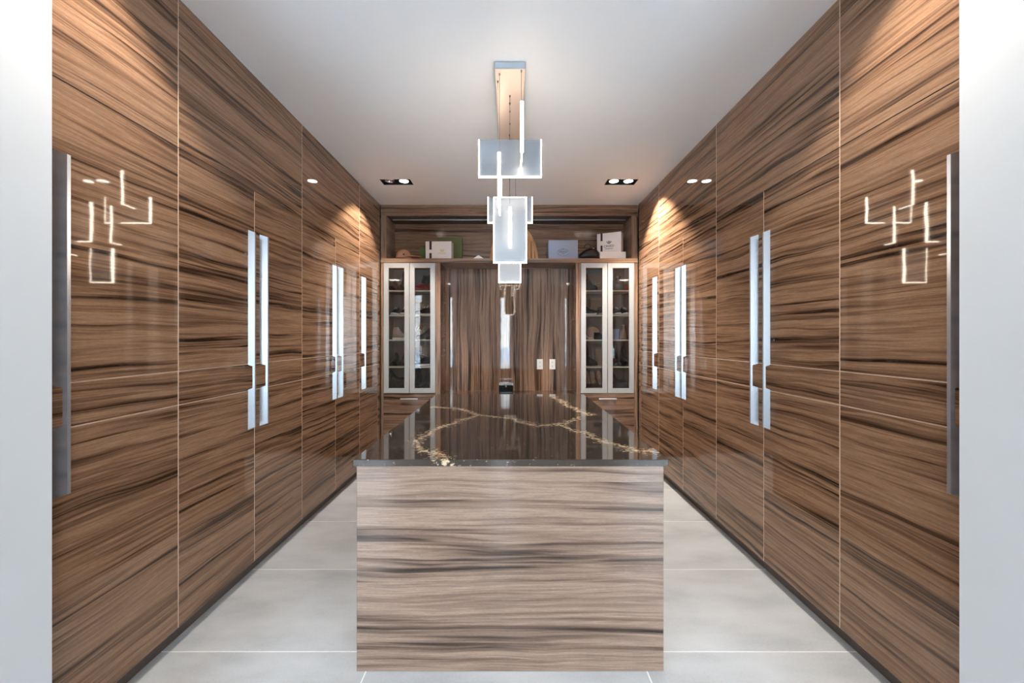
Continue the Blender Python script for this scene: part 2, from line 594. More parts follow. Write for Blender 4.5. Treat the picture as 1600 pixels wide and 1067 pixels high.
def handle(side, d, lean, parent, hp=HP):
    """upright pull: a leaning steel blade with a grip notch; lean +1 away from the entrance, -1 towards it"""
    X = side_map(side)
    zb, zt = 0.898, 2.084
    ch = .013
    tl = lean * math.tan(math.radians(20))
    ol = [(.0005, zb), (hp, zb + ch), (hp, zt - ch), (.0005, zt), (.0005, Z2 - .004), (hp - .011, Z2 - .014), (hp - .011, Z1 + .016), (.0005, Z1 + .006)]
    b = MB(); b.prism(ol, lambda u, v, q: (X(u), q + u * tl, v), d - HT / 2, d + HT / 2)
    return b.build('handle', M['steel'], parent)

def cabinet(side, d0, d1, splits, handles, label, mat):
    """splits: depth lines of the door edges; handles: list of (door index, depth)"""
    X = side_map(side)
    root = thing('tall_cabinet', label, 'cabinet', (X(-.3), (d0 + d1) / 2, 0), 0, 'tall walnut cabinets')
    inv = Matrix.Translation(-Vector(root.location))
    objs = []
    def bx(p0, p1, a, c, z0, z1, name, m):
        xa, xb = sorted((X(p0), X(p1)))
        b = MB(); b.box(xa, xb, a, c, z0, z1); o = b.build(name, m, root); objs.append(o); return o
    bx(-.60, -.0215, d0 + .0006, d1 - .0006, ZB + .002, ZT, 'carcass', M['band'])
    bx(-.60, -.0215, d0 + .0006, d1 - .0006, ZT, H - .002, 'upper_carcass', M['shadow_wood'])
    bx(-.55, -.05, d0 + .0006, d1 - .0006, .001, ZB + .001, 'plinth', M['plinth'])
    objs.append(slab('top_filler', side, d0 + .0002, d1 - .0002, ZU, H + .001, root, mat, 'bt'))
    objs.append(slab('upper_door', side, d0, d1, ZT, ZU, root, mat, 'bt'))
    doors = []
    for i in range(len(splits) - 1):
        dr = slab('door', side, splits[i], splits[i + 1], Z2, ZT, root, mat, 't'); objs.append(dr); doors.append(dr)
        slab('band_panel', side, splits[i], splits[i + 1], Z1, Z2, dr, mat)
        slab('lower_panel', side, splits[i], splits[i + 1], ZB, Z1, dr, mat)
    for i, d, ln in handles:
        handle(side, d, abs(ln), doors[i], HP if ln > 0 else .033)
    for o in objs:
        o.matrix_parent_inverse = inv
    return root

DS = [1.335, 1.917, 2.490, 3.061, 3.649, 4.235, 4.815, 4.898]
HO = .056
ordn = ['nearest the entrance', 'second from the entrance', 'third from the entrance', 'in the far corner']
for side, sn in ((-1, 'left'), (1, 'right')):
    m = M['wood_y']
    cabinet(side, DS[0], DS[1], [DS[0], DS[1]], [(0, DS[0] + .052, 1)], 'single door glossy walnut cabinet on the %s wall, nearest the white entrance wall' % sn, m)
    cabinet(side, DS[1], DS[3], DS[1:4], [(0, DS[2] - HO, -1), (1, DS[2] + HO, 1)], 'double door glossy walnut cabinet on the %s wall beside the near half of the island' % sn, m)
    cabinet(side, DS[3], DS[5], DS[3:6], [(0, DS[4] - HO, -1), (1, DS[4] + HO, 1)], 'double door glossy walnut cabinet on the %s wall near the far end of the island' % sn, m)
    cabinet(side, DS[5], DS[7], [DS[5], DS[6], DS[7]], [(0, DS[5] + .058, 1)], 'walnut cabinet with one steel pull in the far %s corner beside the glass doors' % sn, m)

# ------------------------------------------------------------------ back wall unit
def part(name, mat, root, *boxes, bev=0.0):
    b = MB()
    for q in boxes: b.box(*q, bev=bev)
    o = b.build(name, mat, root)
    o.matrix_parent_inverse = Matrix.Translation(-Vector(root.location)) if root.parent is None else Matrix()
    return o

DK = 5.34                           # plane of the niche back
shelf_z = [2.007, 1.709, 1.411, 1.086]
XL0, XLm, XL1 = -1.514, -1.201, -.890
XR0, XRm, XR1 = .857, 1.179, 1.500
ZG0, ZG1 = .777, 2.340

def glass_cabinet(sn, x0, xm, x1, tilt):
    r = thing('display_cabinet', 'walnut display cabinet with two glass doors and footwear, %s of the niche' % sn, 'cabinet', ((x0 + x1) / 2, DB + .2, 0), 0, 'glass door display cabinets')
    a, c = x0 + .001, x1 - .001
    part('carcass', M['interior'], r, (a, a + .018, DB + .022, 5.30, .09, ZG1), (c - .018, c, DB + .022, 5.30, .09, ZG1),
         (a + .018, c - .018, 5.285, 5.30, .09, ZG1), (a + .018, c - .018, DB + .022, 5.285, ZG1 - .018, ZG1), (a + .018, c - .018, DB + .022, 5.285, ZG0 + .006, ZG0 + .040))
    part('plinth', M['plinth'], r, (a, c, DB + .06, 5.3, .001, .088))
    for z in shelf_z:
        part('shelf', M['shelf_edge'], r, (a + .019, c - .019, DB + .0235, 5.284, z - .008, z + .008))
    fw = .058
    for di, (p, q) in enumerate(((x0, xm), (xm, x1))):
        p += .0035; q -= .0035
        b = MB()
        z0, z1 = ZG0, ZG1 - .001
        y0, y1 = DB, DB + .020
        # four mitred rails
        def rail(o4):
            b.prism(o4, lambda u, v, d: (u, d, v), y0, y1)
        g = .0011
        rail([(p, z0), (p + fw, z0 + fw), (p + fw, z1 - fw), (p, z1)])
        rail([(q, z0), (q, z1), (q - fw, z1 - fw), (q - fw, z0 + fw)])
        rail([(p + g, z1), (p + fw + g, z1 - fw), (q - fw - g, z1 - fw), (q - g, z1)])
        rail([(p + g, z0), (q - g, z0), (q - fw - g, z0 + fw), (p + fw + g, z0 + fw)])
        d = b.build('glass_door', M['frame'], r)
        d.matrix_parent_inverse = Matrix.Translation(-Vector(r.location))
        pc = (p + q) / 2
        hw = (q - p) / 2 - fw + .004
        gb = MB(); gb.box(-hw, hw, -.002, .002, z0 + fw - .004, z1 - fw + .004)
        gp = gb.build('pane', M['pane'], d, (pc, DB + .010, 0))
        gp.rotation_euler = (0, 0, tilt[di])
    bd = part('base_door', M['wood_low'], r, (x0 + .0015, x1 - .0015, DB, DB + .018, .092, ZG0 - .006), bev=.001)
    hx = (x0 + x1) / 2
    hb = MB(); hb.box(hx - .105, hx + .105, DB - .022, DB - .010, .700, .716, bev=.002); hb.box(hx - .09, hx - .08, DB - .011, DB, .702, .714); hb.box(hx + .08, hx + .09, DB - .011, DB, .702, .714)
    hb.build('bar_handle', M['frame'], bd)
    return r
glass_cabinet('left', XL0, XLm, XL1, (0, 0))
glass_cabinet('right', XR0, XRm, XR1, (0, 0))

# open shelf above the doors and the surrounding frame
r = thing('open_display_shelf', 'walnut open shelf with frame above the glass door cabinets', 'shelf', (0, 5.1, 2.35))
ZS0, ZS1, ZN = 2.343, 2.394, 2.905
xa, xb = -1.478, 1.470
part('shelf_board', M['wood_edge'], r, (WL + .004, WR - .004, DB - .004, 5.30, ZS0, ZS1), bev=.0015)
part('back_panel', M['wood_x'], r, (xa, xb, 5.285, 5.30, ZS1 + .001, ZN + .03))
part('top_rail', M['wood_x'], r, (WL + .004, WR - .004, DB, DB + .02, ZN + .002, ZU - .001), bev=.001)
part('top_filler', M['wood_x'], r, (WL + .004, WR - .004, DB - .002, DB + .02, ZU + .002, H - .001), bev=.001)
part('top_board', M['shadow_wood'], r, (xa, xb, DB + .021, 5.284, ZN, ZN + .03))
part('side_panel', M['wood_z'], r, (xa - .03, xa - .001, DB, 5.30, ZS1 + .001, ZN + .001))
part('side_panel', M['wood_z'], r, (xb + .001, xb + .03, DB, 5.30, ZS1 + .001, ZN + .001))
part('led_channel', M['frame'], r, (xa + .03, xb - .03, 5.07, 5.085, ZN - .009, ZN - .001))
part('stile', M['wood_z'], r, (WL + .004, xa - .032, DB + .008, DB + .03, ZS1 + .001, ZN + .001))
part('stile', M['wood_z'], r, (xb + .032, WR - .004, DB + .008, DB + .03, ZS1 + .001, ZN + .001))
r2 = thing('corner_filler', 'narrow upright walnut filler between left corner cabinet and glass doors', 'filler', (WL + .02, DB, 0))
part('filler_board', M['wood_z'], r2, (WL + .004, XL0 - .002, DB + .006, DB + .03, .002, ZS0 - .002))
r2 = thing('corner_filler', 'narrow upright walnut filler between right corner cabinet and glass doors', 'filler', (WR - .02, DB, 0))
part('filler_board', M['wood_z'], r2, (XR1 + .002, WR - .004, DB + .006, DB + .03, .002, ZS0 - .002))

# vanity niche between the cabinets
NX0, NX1 = -.830, .800
r = thing('vanity_niche', 'vanity niche lined with upright grained walnut between the two display cabinets', 'niche', (0, 5.15, 0))
part('side_panel', M['wood_edge_z'], r, (XL1 + .001, NX0, DB + .001, DB + .022, .002, ZS0 - .002))
part('side_panel', M['wood_edge_z'], r, (NX1, XR0 - .001, DB + .001, DB + .022, .002, ZS0 - .002))
part('side_lining', M['wood_z'], r, (NX0 - .02, NX0, DB + .023, DK, .002, ZS0 - .002))
part('side_lining', M['wood_z'], r, (NX1, NX1 + .02, DB + .023, DK, .002, ZS0 - .002))
part('back_panel', M['wood_z'], r, (NX0 - .02, NX1 + .02, DK + .001, DK + .02, .002, ZS0 - .002))
part('desk_top', M['wood_x'], r, (NX0 + .001, NX1 - .001, DB + .01, DK, .722, .752), bev=.001)
part('drawer', M['wood_low'], r, (NX0 + .002, -.02, DB + .02, DB + .04, .56, .72))
part('drawer', M['wood_low'], r, (-.016, NX1 - .002, DB + .02, DB + .04, .56, .72))

# power outlets on the niche back
for px, lab in ((843.5, 'white duplex power outlet, the left one of the two'), (863.0, 'white duplex power outlet, the right one of the two')):
    x = PX(px, DK); zc = PZ(569, DK)
    o = thing('power_outlet', lab + ' on the niche back', 'outlet', (x, DK, zc), 0, 'power outlets in the niche')
    hw, hh = .0385, .066
    b = MB(); b.box(-hw, hw, -.006, .0, -hh, hh, bev=.002); b.build('cover_plate', M['white'], o)
    for s in (-1, 1):
        b = MB(); b.box(-.017, .017, -.009, -.006, s * .026 - .018, s * .026 + .018, bev=.003)
        sk = b.build('socket', M['white'], o)
        b = MB()
        for q in (-.007, .005): b.box(q, q + .003, -.0095, -.0088, s * .026 - .002, s * .026 + .010)
        b.box(-.003, .003, -.0095, -.0088, s * .026 - .013, s * .026 - .007)
        b.build('slots', M['ink'], sk)

# black box on the vanity desk
D = 5.12
o = thing('jewellery_case', 'small black lidded case with a silver clasp on the vanity desk', 'case', (PX(790.7, D), D, .7525))
b = MB(); b.box(-.088, .088, -.06, .06, 0, .098, bev=.003); b.build('body', M['black_gloss'], o)
b = MB(); b.box(-.091, .091, -.063, .063, .0985, .128, bev=.004); b.build('lid', M['steel'], o)
b = MB(); b.box(-.009, .009, -.067, -.0605, .075, .097, bev=.002); b.build('clasp', M['chrome'], o)

# ------------------------------------------------------------------ island
IX0, IX1, ID0, ID1, IZ = -.675, .686, 1.763, 3.790, .920
r = thing('island_base', 'walnut island base with horizontal grain standing in the middle of the tiled floor', 'island', ((IX0 + IX1) / 2, 2.7, 0))
bx0, bx1, by0, by1 = -.661, .667, 1.772, 3.775
part('front_panel', M['wood_isl'], r, (bx0, bx1, by0, by0 + .022, .001, IZ - .0305), bev=.001)
part('back_panel', M['wood_isl'], r, (bx0, bx1, by1 - .022, by1, .001, IZ - .0305), bev=.001)
for s, xx in ((-1, bx0), (1, bx1)):
    part('side_carcass', M['shadow_wood'], r, (min(xx - s * .04, xx - s * .02), max(xx - s * .04, xx - s * .02), by0 + .023, by1 - .023, .08, IZ - .0305))
    part('plinth', M['plinth'], r, (min(xx - s * .08, xx - s * .05), max(xx - s * .08, xx - s * .05), by0 + .023, by1 - .023, .001, .079))
    n = 3
    for i in range(n):
        a = by0 + .024 + (by1 - by0 - .048) * i / n; c = by0 + .024 + (by1 - by0 - .048) * (i + 1) / n
        for z0, z1 in ((.082, .46), (.463, .70), (.703, .885)):
            part('drawer', M['wood_y'], r, (min(xx, xx - s * .019), max(xx, xx - s * .019), a + .0015, c - .0015, z0, z1), bev=.001)
b = MB(); b.box(IX0, IX1, ID0, ID1, IZ - .030, IZ, bev=.0025)
tag(b.build('countertop', M['quartz']), 'dark brown quartz countertop with gold veins lying on the island', 'countertop')

# ------------------------------------------------------------------ recessed downlights
dl_lab = ['black two lamp recessed downlight in the ceiling at the left near the entrance', 'black two lamp recessed downlight in the ceiling at the right near the entrance',
          'black recessed downlight with one dark lamp, in the ceiling by the far left corner', 'black recessed downlight with both lamps lit, in the ceiling by the far right corner']
for i, (cx, cy) in enumerate(downs):
    o = thing('recessed_downlight', dl_lab[i], 'downlight', (cx, cy, H), 0, 'recessed ceiling downlights')
    a, c, t_ = DLW / 2 - .001, DLD / 2 - .001, .004
    b = MB()
    hh = .11
    b.box(-a, -a + t_, -c, c, .001, hh); b.box(a - t_, a, -c, c, .001, hh)
    b.box(-a + t_, a - t_, -c, -c + t_, .001, hh); b.box(-a + t_, a - t_, c - t_, c, .001, hh); b.box(-a, a, -c, c, hh, hh + .004)
    b.build('housing', M['black'], o)
    sgn = 1 if cx > 0 else -1
    for j, lx in enumerate((-.074, .074)):
        lit = not (i == 2 and j == 0)
        b = MB(); b.lathe([(.046, .010), (.050, .010), (.050, .060), (.030, .09), (.028, .09), (.044, .058), (.046, .010)], lx, 0, 20, cap=False)
        lp = b.build('lamp', M['chrome'], o)
        b = MB(); b.lathe([(.0, .014), (.036, .016), (.044, .022), (.044, .03), (.0, .03)], lx, 0, 20)
        b.build('lens', M['lamp'] if lit else M['chrome'], lp)
        if lit:
            ld = bpy.data.lights.new('downlight_beam', 'SPOT')
            ld.energy = SPOT_W * (1.8 if i > 1 else 0.42)
            ld.color = (1.0, .91, .80)
            ld.spot_size = math.radians(98 if i > 1 else 84)
            ld.spot_blend = .35
            ld.shadow_soft_size = .02
            lo = bpy.data.objects.new('downlight_beam', ld)
            COL.objects.link(lo)
            lo.parent = o
            lo.location = (lx, 0, .012)
            lo.rotation_euler = (math.radians(0 if i > 1 else 5), math.radians(-14) * sgn, 0)

# unseen lamps added as fill light in the room behind the camera
for i, (cx, cy) in enumerate(((-2.2, -1.2), (0, -1.2), (2.2, -1.2))):
    o = thing('added_fill_lamp', 'round white lamp added as unseen fill in the outer room, the %s one of three' % ('left', 'middle', 'right')[i], 'ceiling lamp', (cx, cy, H), 0, 'added fill lamps of the outer room')
    b = MB(); b.lathe([(.0, -.001), (.16, -.001), (.16, -.03), (.15, -.04), (.0, -.04)], 0, 0, 28); b.build('housing', M['white'], o)
    ld = bpy.data.lights.new('added_lamp_light', 'AREA'); ld.shape = 'DISK'; ld.size = .28; ld.energy = FILL_LAMP_W; ld.color = (1, .95, .88)
    lo = bpy.data.objects.new('added_lamp_light', ld); COL.objects.link(lo); lo.parent = o; lo.location = (0, 0, -.045)

# ------------------------------------------------------------------ chandelier
CZ = 2.992
r = thing('pendant_chandelier', 'modern pendant chandelier of glowing crossed rectangular plates above the island', 'chandelier', (0.005, 2.86, CZ))
inv = Matrix.Translation(-Vector(r.location))
def cpart(mb, name, m):
    o = mb.build(name, m, r); o.matrix_parent_inverse = inv; return o
b = MB(); b.box(-.085, .093, 2.361, 3.38, CZ + .004, H - .001, bev=.003); cpart(b, 'canopy', M['bronze'])
b = MB(); b.box(-.083, .091, 2.363, 3.378, CZ, CZ + .0035); cpart(b, 'canopy_warm_lit', M['canopy_warm_lit'])  # underside sheet, coloured as if lit warm from below
TH = .017
LW = .0045
def plate_d(x0, x1, d, z0, z1, sides='lrb'):
    """plate facing the camera at depth d; lit edges on the given sides"""
    b = MB(); b.box(x0, x1, d - TH * .3, d + TH * .3, z0, z1)
    o = cpart(b, 'plate', M['plate'])
    b = MB()
    h = TH / 2
    if 'l' in sides: b.box(x0 - LW, x0, d - h, d + h, z0 - LW, z1)
    if 'r' in sides: b.box(x1, x1 + LW, d - h, d + h, z0 - LW, z1)
    if 'b' in sides: b.box(x0, x1, d - h, d + h, z0 - LW, z0)
    if 't' in sides: b.box(x0, x1, d - h * .6, d + h * .6, z1, z1 + LW)
    if 'u' in sides: b.box(x0, x1, d - h * .3, d + h, z1, z1 + .001)  # unseen top rim, its glow added to brighten the ceiling
    b.build('led_edge', M['led'], o)
def plate_x(x, d0, d1, z0, z1, sides='nfb'):
    """plate that runs along the room at x; near, far, bottom edges lit"""
    b = MB(); b.box(x - TH * .3, x + TH * .3, d0, d1, z0, z1)
    o = cpart(b, 'plate', M['plate'])
    b = MB(); h = TH / 2
    if 'n' in sides: b.box(x - h, x + h, d0 - .0015, d0, z0 - LW, z1)
    if 't' in sides: b.box(x - h * .6, x + h * .6, d0, d1, z1, z1 + .002)  # top glow out of view, added to light the ceiling
    if 'f' in sides: b.box(x - h * .5, x + h * .5, d1, d1 + LW, z0 - LW, z1)
    if 'b' in sides: b.box(x - h * .5, x + h * .5, d0, d1, z0 - LW, z0)
    b.build('led_edge', M['led'], o)
plate_d(PX(749, 2.47), PX(845, 2.47), 2.47, PZ(276, 2.47), PZ(219, 2.47), 'lrbu')
plate_d(PX(763, 3.334), PX(831, 3.334), 3.334, PZ(348, 3.334), PZ(308, 3.334), 'lrb')
plate_d(PX(772, 2.70), PX(822, 2.70), 2.70, PZ(410, 2.70), PZ(309, 2.70), 'lrbt')
plate_d(PX(780, 3.12), PX(813, 3.12), 3.12, PZ(441, 3.12), PZ(388, 3.12))
plate_d(PX(779, 2.957), PX(813, 2.957), 2.957, 2.139, 2.42)
plate_x(.069, 2.27, 2.455, 2.475, 2.754, 'nbt')
plate_x(-.058, 2.303, 2.455, 2.18, 2.486, 'nbt')
plate_x(.004, 2.664, 2.686, 2.045, 2.295, 'n')
plate_x(.004, 2.716, 2.94, 2.037, 2.27, 'b')
plate_x(.050, 3.239, 3.318, 2.195, 2.486, 'nb')
plate_x(-.068, 3.21, 3.318, 2.49, 2.755, 'nb')
for (x, d, z) in ((-.058, 2.40, 2.486), (.069, 2.37, 2.754), (-.14, 2.47, 2.635), (.003, 2.617, 2.30), (.003, 2.70, 2.37), (.003, 2.795, 2.27), (.003, 2.957, 2.42), (.05, 3.27, 2.486), (-.068, 3.26, 2.755), (.0, 3.12, 2.18)):
    x = min(max(x, -.07), .08)
    b = MB(); b.tube([(x, d, z), (x, d, CZ - .001)], .0014, 5)
    b.lathe([(.0045, CZ - .012), (.0045, CZ - .001), (.002, CZ - .0005)], x, d, 8)
    cpart(b, 'cord', M['cord'])

# ------------------------------------------------------------------ flat print helpers
def text_part(txt, size, mat, parent, loc, name='lettering', rz=0.0):
    cu = bpy.data.curves.new('lettering_curve', 'FONT')
    cu.body = txt; cu.size = size; cu.align_x = 'CENTER'; cu.align_y = 'CENTER'; cu.extrude = .0004; cu.resolution_u = 3
    tmp = bpy.data.objects.new('tmp_text', cu)
    COL.objects.link(tmp)
    dg = bpy.context.evaluated_depsgraph_get()
    me = bpy.data.meshes.new_from_object(tmp.evaluated_get(dg))
    bpy.data.objects.remove(tmp)
    me.materials.clear(); me.materials.append(mat)
    o = bpy.data.objects.new(name, me)
    COL.objects.link(o)
    o.parent = parent; o.location = loc; o.rotation_euler = (math.pi / 2, 0, 0)
    o.rotation_euler.rotate_axis('Z', rz)
    return o

def strokes(lines, rad, mat, parent, name='script_print'):
    b = MB()
    for l in lines: b.tube(l, rad, 4)
    return b.build(name, mat, parent)

# ------------------------------------------------------------------ things on the open shelf
ZSH = ZS1 + .0005
# tan cap
D = 5.015
o = thing('baseball_cap', 'tan cap with a small dark emblem lying on the open shelf', 'cap', (PX(630.5, D), D, ZSH))
b = MB(); n = 20; rings = []
for kz in range(7):
    a = kz / 6 * math.pi / 2
    rr, zz = math.cos(a) ** .7, math.sin(a)
    rings.append([Vector((.093 * max(rr, .02) * math.cos(2 * math.pi * i / n), .095 * max(rr, .02) * math.sin(2 * math.pi * i / n), .012 + .112 * zz)) for i in range(n)])
b.loft(rings); b.build('crown', M['tan'], o)
b = MB(); rings = []
for i in range(9):
    a = -1.15 + 2.3 * i / 8
    ca, sa = math.cos(a), math.sin(a)
    e = .098 + .105 * math.cos(a * 1.1) ** .6
    rings.append([(.088 * ca, .088 * sa, .026), (e * ca + .02, e * sa * .8, .030), (e * ca + .02, e * sa * .8, .037), (.088 * ca, .088 * sa, .036)])
b.loft(rings); b.build('brim', M['tan'], o)
b = MB(); b.box(.015, .035, -.0955, -.088, .042, .056); b.build('emblem', M['ink'], o)

def carton(name, label, mat, x0, x1, d, depth, h, rz=0.0, lid=0.0, z=ZSH, group=None):
    o = thing(name, label, 'box', ((x0 + x1) / 2, d + depth / 2, z), rz, group)
    hw = (x1 - x0) / 2
    b = MB()
    if lid <= 0:
        b.box(-hw, hw, -depth / 2, depth / 2, 0, h, bev=.0015); b.build('box_body', mat, o)
    else:
        b.box(-hw + .002, hw - .002, -depth / 2 + .002, depth / 2 - .002, 0, h - lid, bev=.0015); b.build('box_body', mat, o)
        b = MB(); b.box(-hw, hw, -depth / 2, depth / 2, h - lid + .001, h, bev=.0015); b.build('lid', mat, o)
    return o, hw, depth, h

carton('small_box', 'small upright green box between the tan cap and a white gift box', M['green_card2'], PX(654.5, 5.15), PX(664, 5.15), 5.15, .06, PZ(387, 5.15) - ZSH)
o, hw, dp, hh = carton('gift_box', 'white gift box with a dark ribbon in front of a large olive box', M['white_card'], PX(665, 5.0), PX(706, 5.0), 5.0, .13, PZ(377, 5.0) - ZSH, -.05)
b = MB(); rx = -hw + (673 - 665) / 41 * 2 * hw
b.box(rx - .014, rx + .014, -dp / 2 - .0012, -dp / 2 + .0, hh * .55, hh * .999); b.box(rx - .014, rx + .014, -dp / 2 - .0012, -dp / 2, .001, hh * .36)
b.box(rx - .014, rx + .014, -dp / 2, dp / 2, hh, hh + .0012); b.build('ribbon', M['ribbon'], o)
b = MB(); b.box(rx - .012, rx + .012, -dp / 2 - .004, -dp / 2 - .0005, hh * .37, hh * .54, bev=.003); b.build('ribbon_knot', M['white_card'], o)
def crest(parent, x, y, z, s, mat):
    b = MB()
    for q in (-1, 0, 1):
        b.prism([(q * .9 * s - .28 * s, .1 * s), (q * .9 * s + .28 * s, .1 * s), (q * 1.25 * s + .35 * s, 1.0 * s - abs(q) * .25 * s), (q * 1.3 * s, 1.45 * s - abs(q) * .3 * s), (q * 1.25 * s - .35 * s, 1.0 * s - abs(q) * .25 * s)], lambda u, v, d: (x + u, y + d, z + v), -.0006, .0)
    b.prism([(-1.1 * s, -.5 * s), (1.1 * s, -.5 * s), (.9 * s, 0), (-.9 * s, 0)], lambda u, v, d: (x + u, y + d, z + v), -.0006, .0)
    b.build('crest', mat, parent)
crest(o, .045, -dp / 2 - .0003, .105, .018, M['gold_ink'])
text_part('CREED', .034, M['gold_ink'], o, (.045, -dp / 2 - .0006, .075))
carton('flat_box', 'large flat olive green box standing on edge behind the white gift box', M['green_card'], PX(682, 5.21), PX(722, 5.21), 5.21, .05, PZ(371, 5.21) - ZSH, 0, .0)
# folded white card
D = 4.97
o = thing('folded_card', 'small white folded card like a tent near the front of the open shelf', 'card', (PX(748, D), D, ZSH))
b = MB(); hz = PZ(400, D) - ZSH
b.prism([(-.062, 0), (.062, 0), (.004, hz), (-.004, hz)], lambda u, v, d: (u, d, v), -.05, .05); b.build('card_sheet', M['white_card'], o)
# arched tan board
D = 5.22
o = thing('arched_board', 'tan arched wooden board standing upright behind the hanging plates', 'board', (PX(803, D), D, ZSH))
aw, ah = 38 * D / F, (527 - 349) * D / F + EYE - ZSH
ol = [(aw * math.cos(a), ah * math.sin(a)) for a in [math.pi * i / 24 for i in range(25)]]
b = MB(); b.prism(ol, lambda u, v, d: (u, d, v), -.010, .010); b.build('board_face', M['tan_board'], o)
ol2 = [(aw * math.cos(a), ah * math.sin(a)) for a in [math.pi * i / 24 for i in range(25)]] + [(aw * .9 * math.cos(a), ah * .9 * math.sin(a)) for a in [math.pi * i / 24 for i in range(24, -1, -1)]]
b = MB(); b.prism(ol2, lambda u, v, d: (u, d, v), -.016, -.0105); b.build('rim', M['tan_board'], o)
# grey blue box with oval print
o, hw, dp, hh = carton('shoe_box', 'blue grey shoe box with a dark oval logo standing on the open shelf', M['grey_card'], PX(857, 5.04), PX(903, 5.04), 5.04, .16, PZ(375, 5.04) - ZSH, 0, 0)
zc = PZ(394.5, 5.04) - ZSH
xo = (880 - 880) * .0079
ov = []
for i in range(33):
    a = 2 * math.pi * i / 32
    ov.append((xo + .068 * math.cos(a), -dp / 2 - .0006, zc + .042 * math.sin(a)))
strokes([ov[1:7], ov[9:16], ov[16:23], ov[24:32]], .0014, M['ink'], o, 'oval_print')
text_part('PRADA', .030, M['ink'], o, (xo, -dp / 2 - .0006, zc + .006))
text_part('MILANO', .012, M['ink'], o, (xo, -dp / 2 - .0006, zc - .017))
crest(o, xo, -dp / 2 - .0003, zc + .042, .0075, M['ink'])
# black handbag
D = 5.0
o = thing('handbag', 'soft black handbag with a looped handle beside the white boxes', 'handbag', (PX(919.5, D), D, ZSH))
b = MB(); rings = []
for i in range(9):
    t_ = i / 8
    x = -.118 + .236 * t_
    hgt = .165 * (math.sin(math.pi * (.12 + .76 * t_)) ** .5) * (.62 + .4 * t_)
    dep = .05 * math.sin(math.pi * (.1 + .8 * t_)) ** .5
    rings.append([(x, dep * math.cos(2 * math.pi * q / 10), hgt * (.5 + .5 * math.sin(2 * math.pi * q / 10))) for q in range(10)])
b.loft(rings); b.build('bag_body', M['blk_leather'], o)
b = MB(); b.tube([(-.042 + .042 * math.cos(a) * -1 + .03, -.01, .135 + .055 * math.sin(a)) for a in [math.pi * i / 12 for i in range(13)]], .006, 6); b.build('bag_handle', M['blk_leather'], o)
b = MB(); b.tube([(.05 + .032 * -math.cos(a), .012, .14 + .02 * math.sin(a)) for a in [math.pi * i / 10 for i in range(11)]], .005, 6); b.build('bag_handle', M['blk_leather'], o)
b = MB(); b.box(.040, .062, -.052, -.044, .12, .135, bev=.002); b.build('buckle', M['chrome'], o)
# white boxes at the right
zl = PZ(393, 4.99) - ZSH
carton('flat_gift_box', 'low plain white box lying under the tilted white gift box', M['white_card'], PX(937, 4.99), PX(978, 4.99), 4.99, .22, zl)
o, hw, dp, hh = carton('gift_box', 'white gift box with a crest and dark ribbon on top of a low white box', M['white_card'], 1.258 - .150, 1.258 + .150, 5.065, .115, PZ(362, 5.02) - ZSH - zl, math.radians(-27), 0, ZSH + zl + .0005)
rx = -hw + .058
b = MB(); b.box(rx - .012, rx + .012, -dp / 2 - .0012, -dp / 2, hh * .62, hh * .999); b.box(rx - .012, rx + .012, -dp / 2 - .0012, -dp / 2, .001, hh * .40)
b.box(rx - .012, rx + .012, -dp / 2, dp / 2, hh, hh + .0012); b.build('ribbon', M['ribbon'], o)
b = MB(); b.box(rx - .014, rx + .014, -dp / 2 - .006, -dp / 2 - .0005, hh * .41, hh * .61, bev=.004); b.build('ribbon_knot', M['white_card'], o)
crest(o, .0, -dp / 2 - .0003, .125, .019, M['ink'])
text_part('CREED', .043, M['ink'], o, (.0, -dp / 2 - .0006, .083))
b = MB(); b.box(-.05, .05, -dp / 2 - .0009, -dp / 2 - .0001, .050, .055); b.build('print_line', M['ink'], o)

# ------------------------------------------------------------------ footwear
def sect(x, w_, z0, h_, n=10, pinch=1.0):
    q = []
    for i in range(n):
        a = math.pi * i / (n - 1)
        c_, s_ = math.cos(a), math.sin(a)
        q.append(Vector((x, w_ * (abs(c_) ** .75) * (1 if c_ >= 0 else -1) * (1 - (1 - pinch) * s_), z0 + h_ * s_ ** .8)))
    return q

WPROF = [(0, .55), (.06, .80), (.2, .92), (.4, .84), (.58, .92), (.72, 1.0), (.86, .88), (.95, .60), (1.0, .25)]
def interp(tab, t):
    for (a, va), (b_, vb) in zip(tab, tab[1:]):
        if t <= b_: return va + (vb - va) * (t - a) / (b_ - a)
    return tab[-1][1]

HEIGHTS = {'low': [(0, .085), (.1, .085), (.25, .08), (.38, .085), (.5, .072), (.65, .052), (.85, .038), (1, .02)],
           'high': [(0, .135), (.1, .14), (.25, .14), (.36, .135), (.48, .085), (.65, .056), (.85, .042), (1, .02)],
           'boot': [(0, .235), (.1, .24), (.25, .24), (.38, .235), (.48, .10), (.65, .065), (.85, .048), (1, .024)],
           'pump': [(0, .060), (.1, .058), (.25, .030), (.45, .020), (.6, .030), (.72, .036), (.86, .026), (1, .008)]}

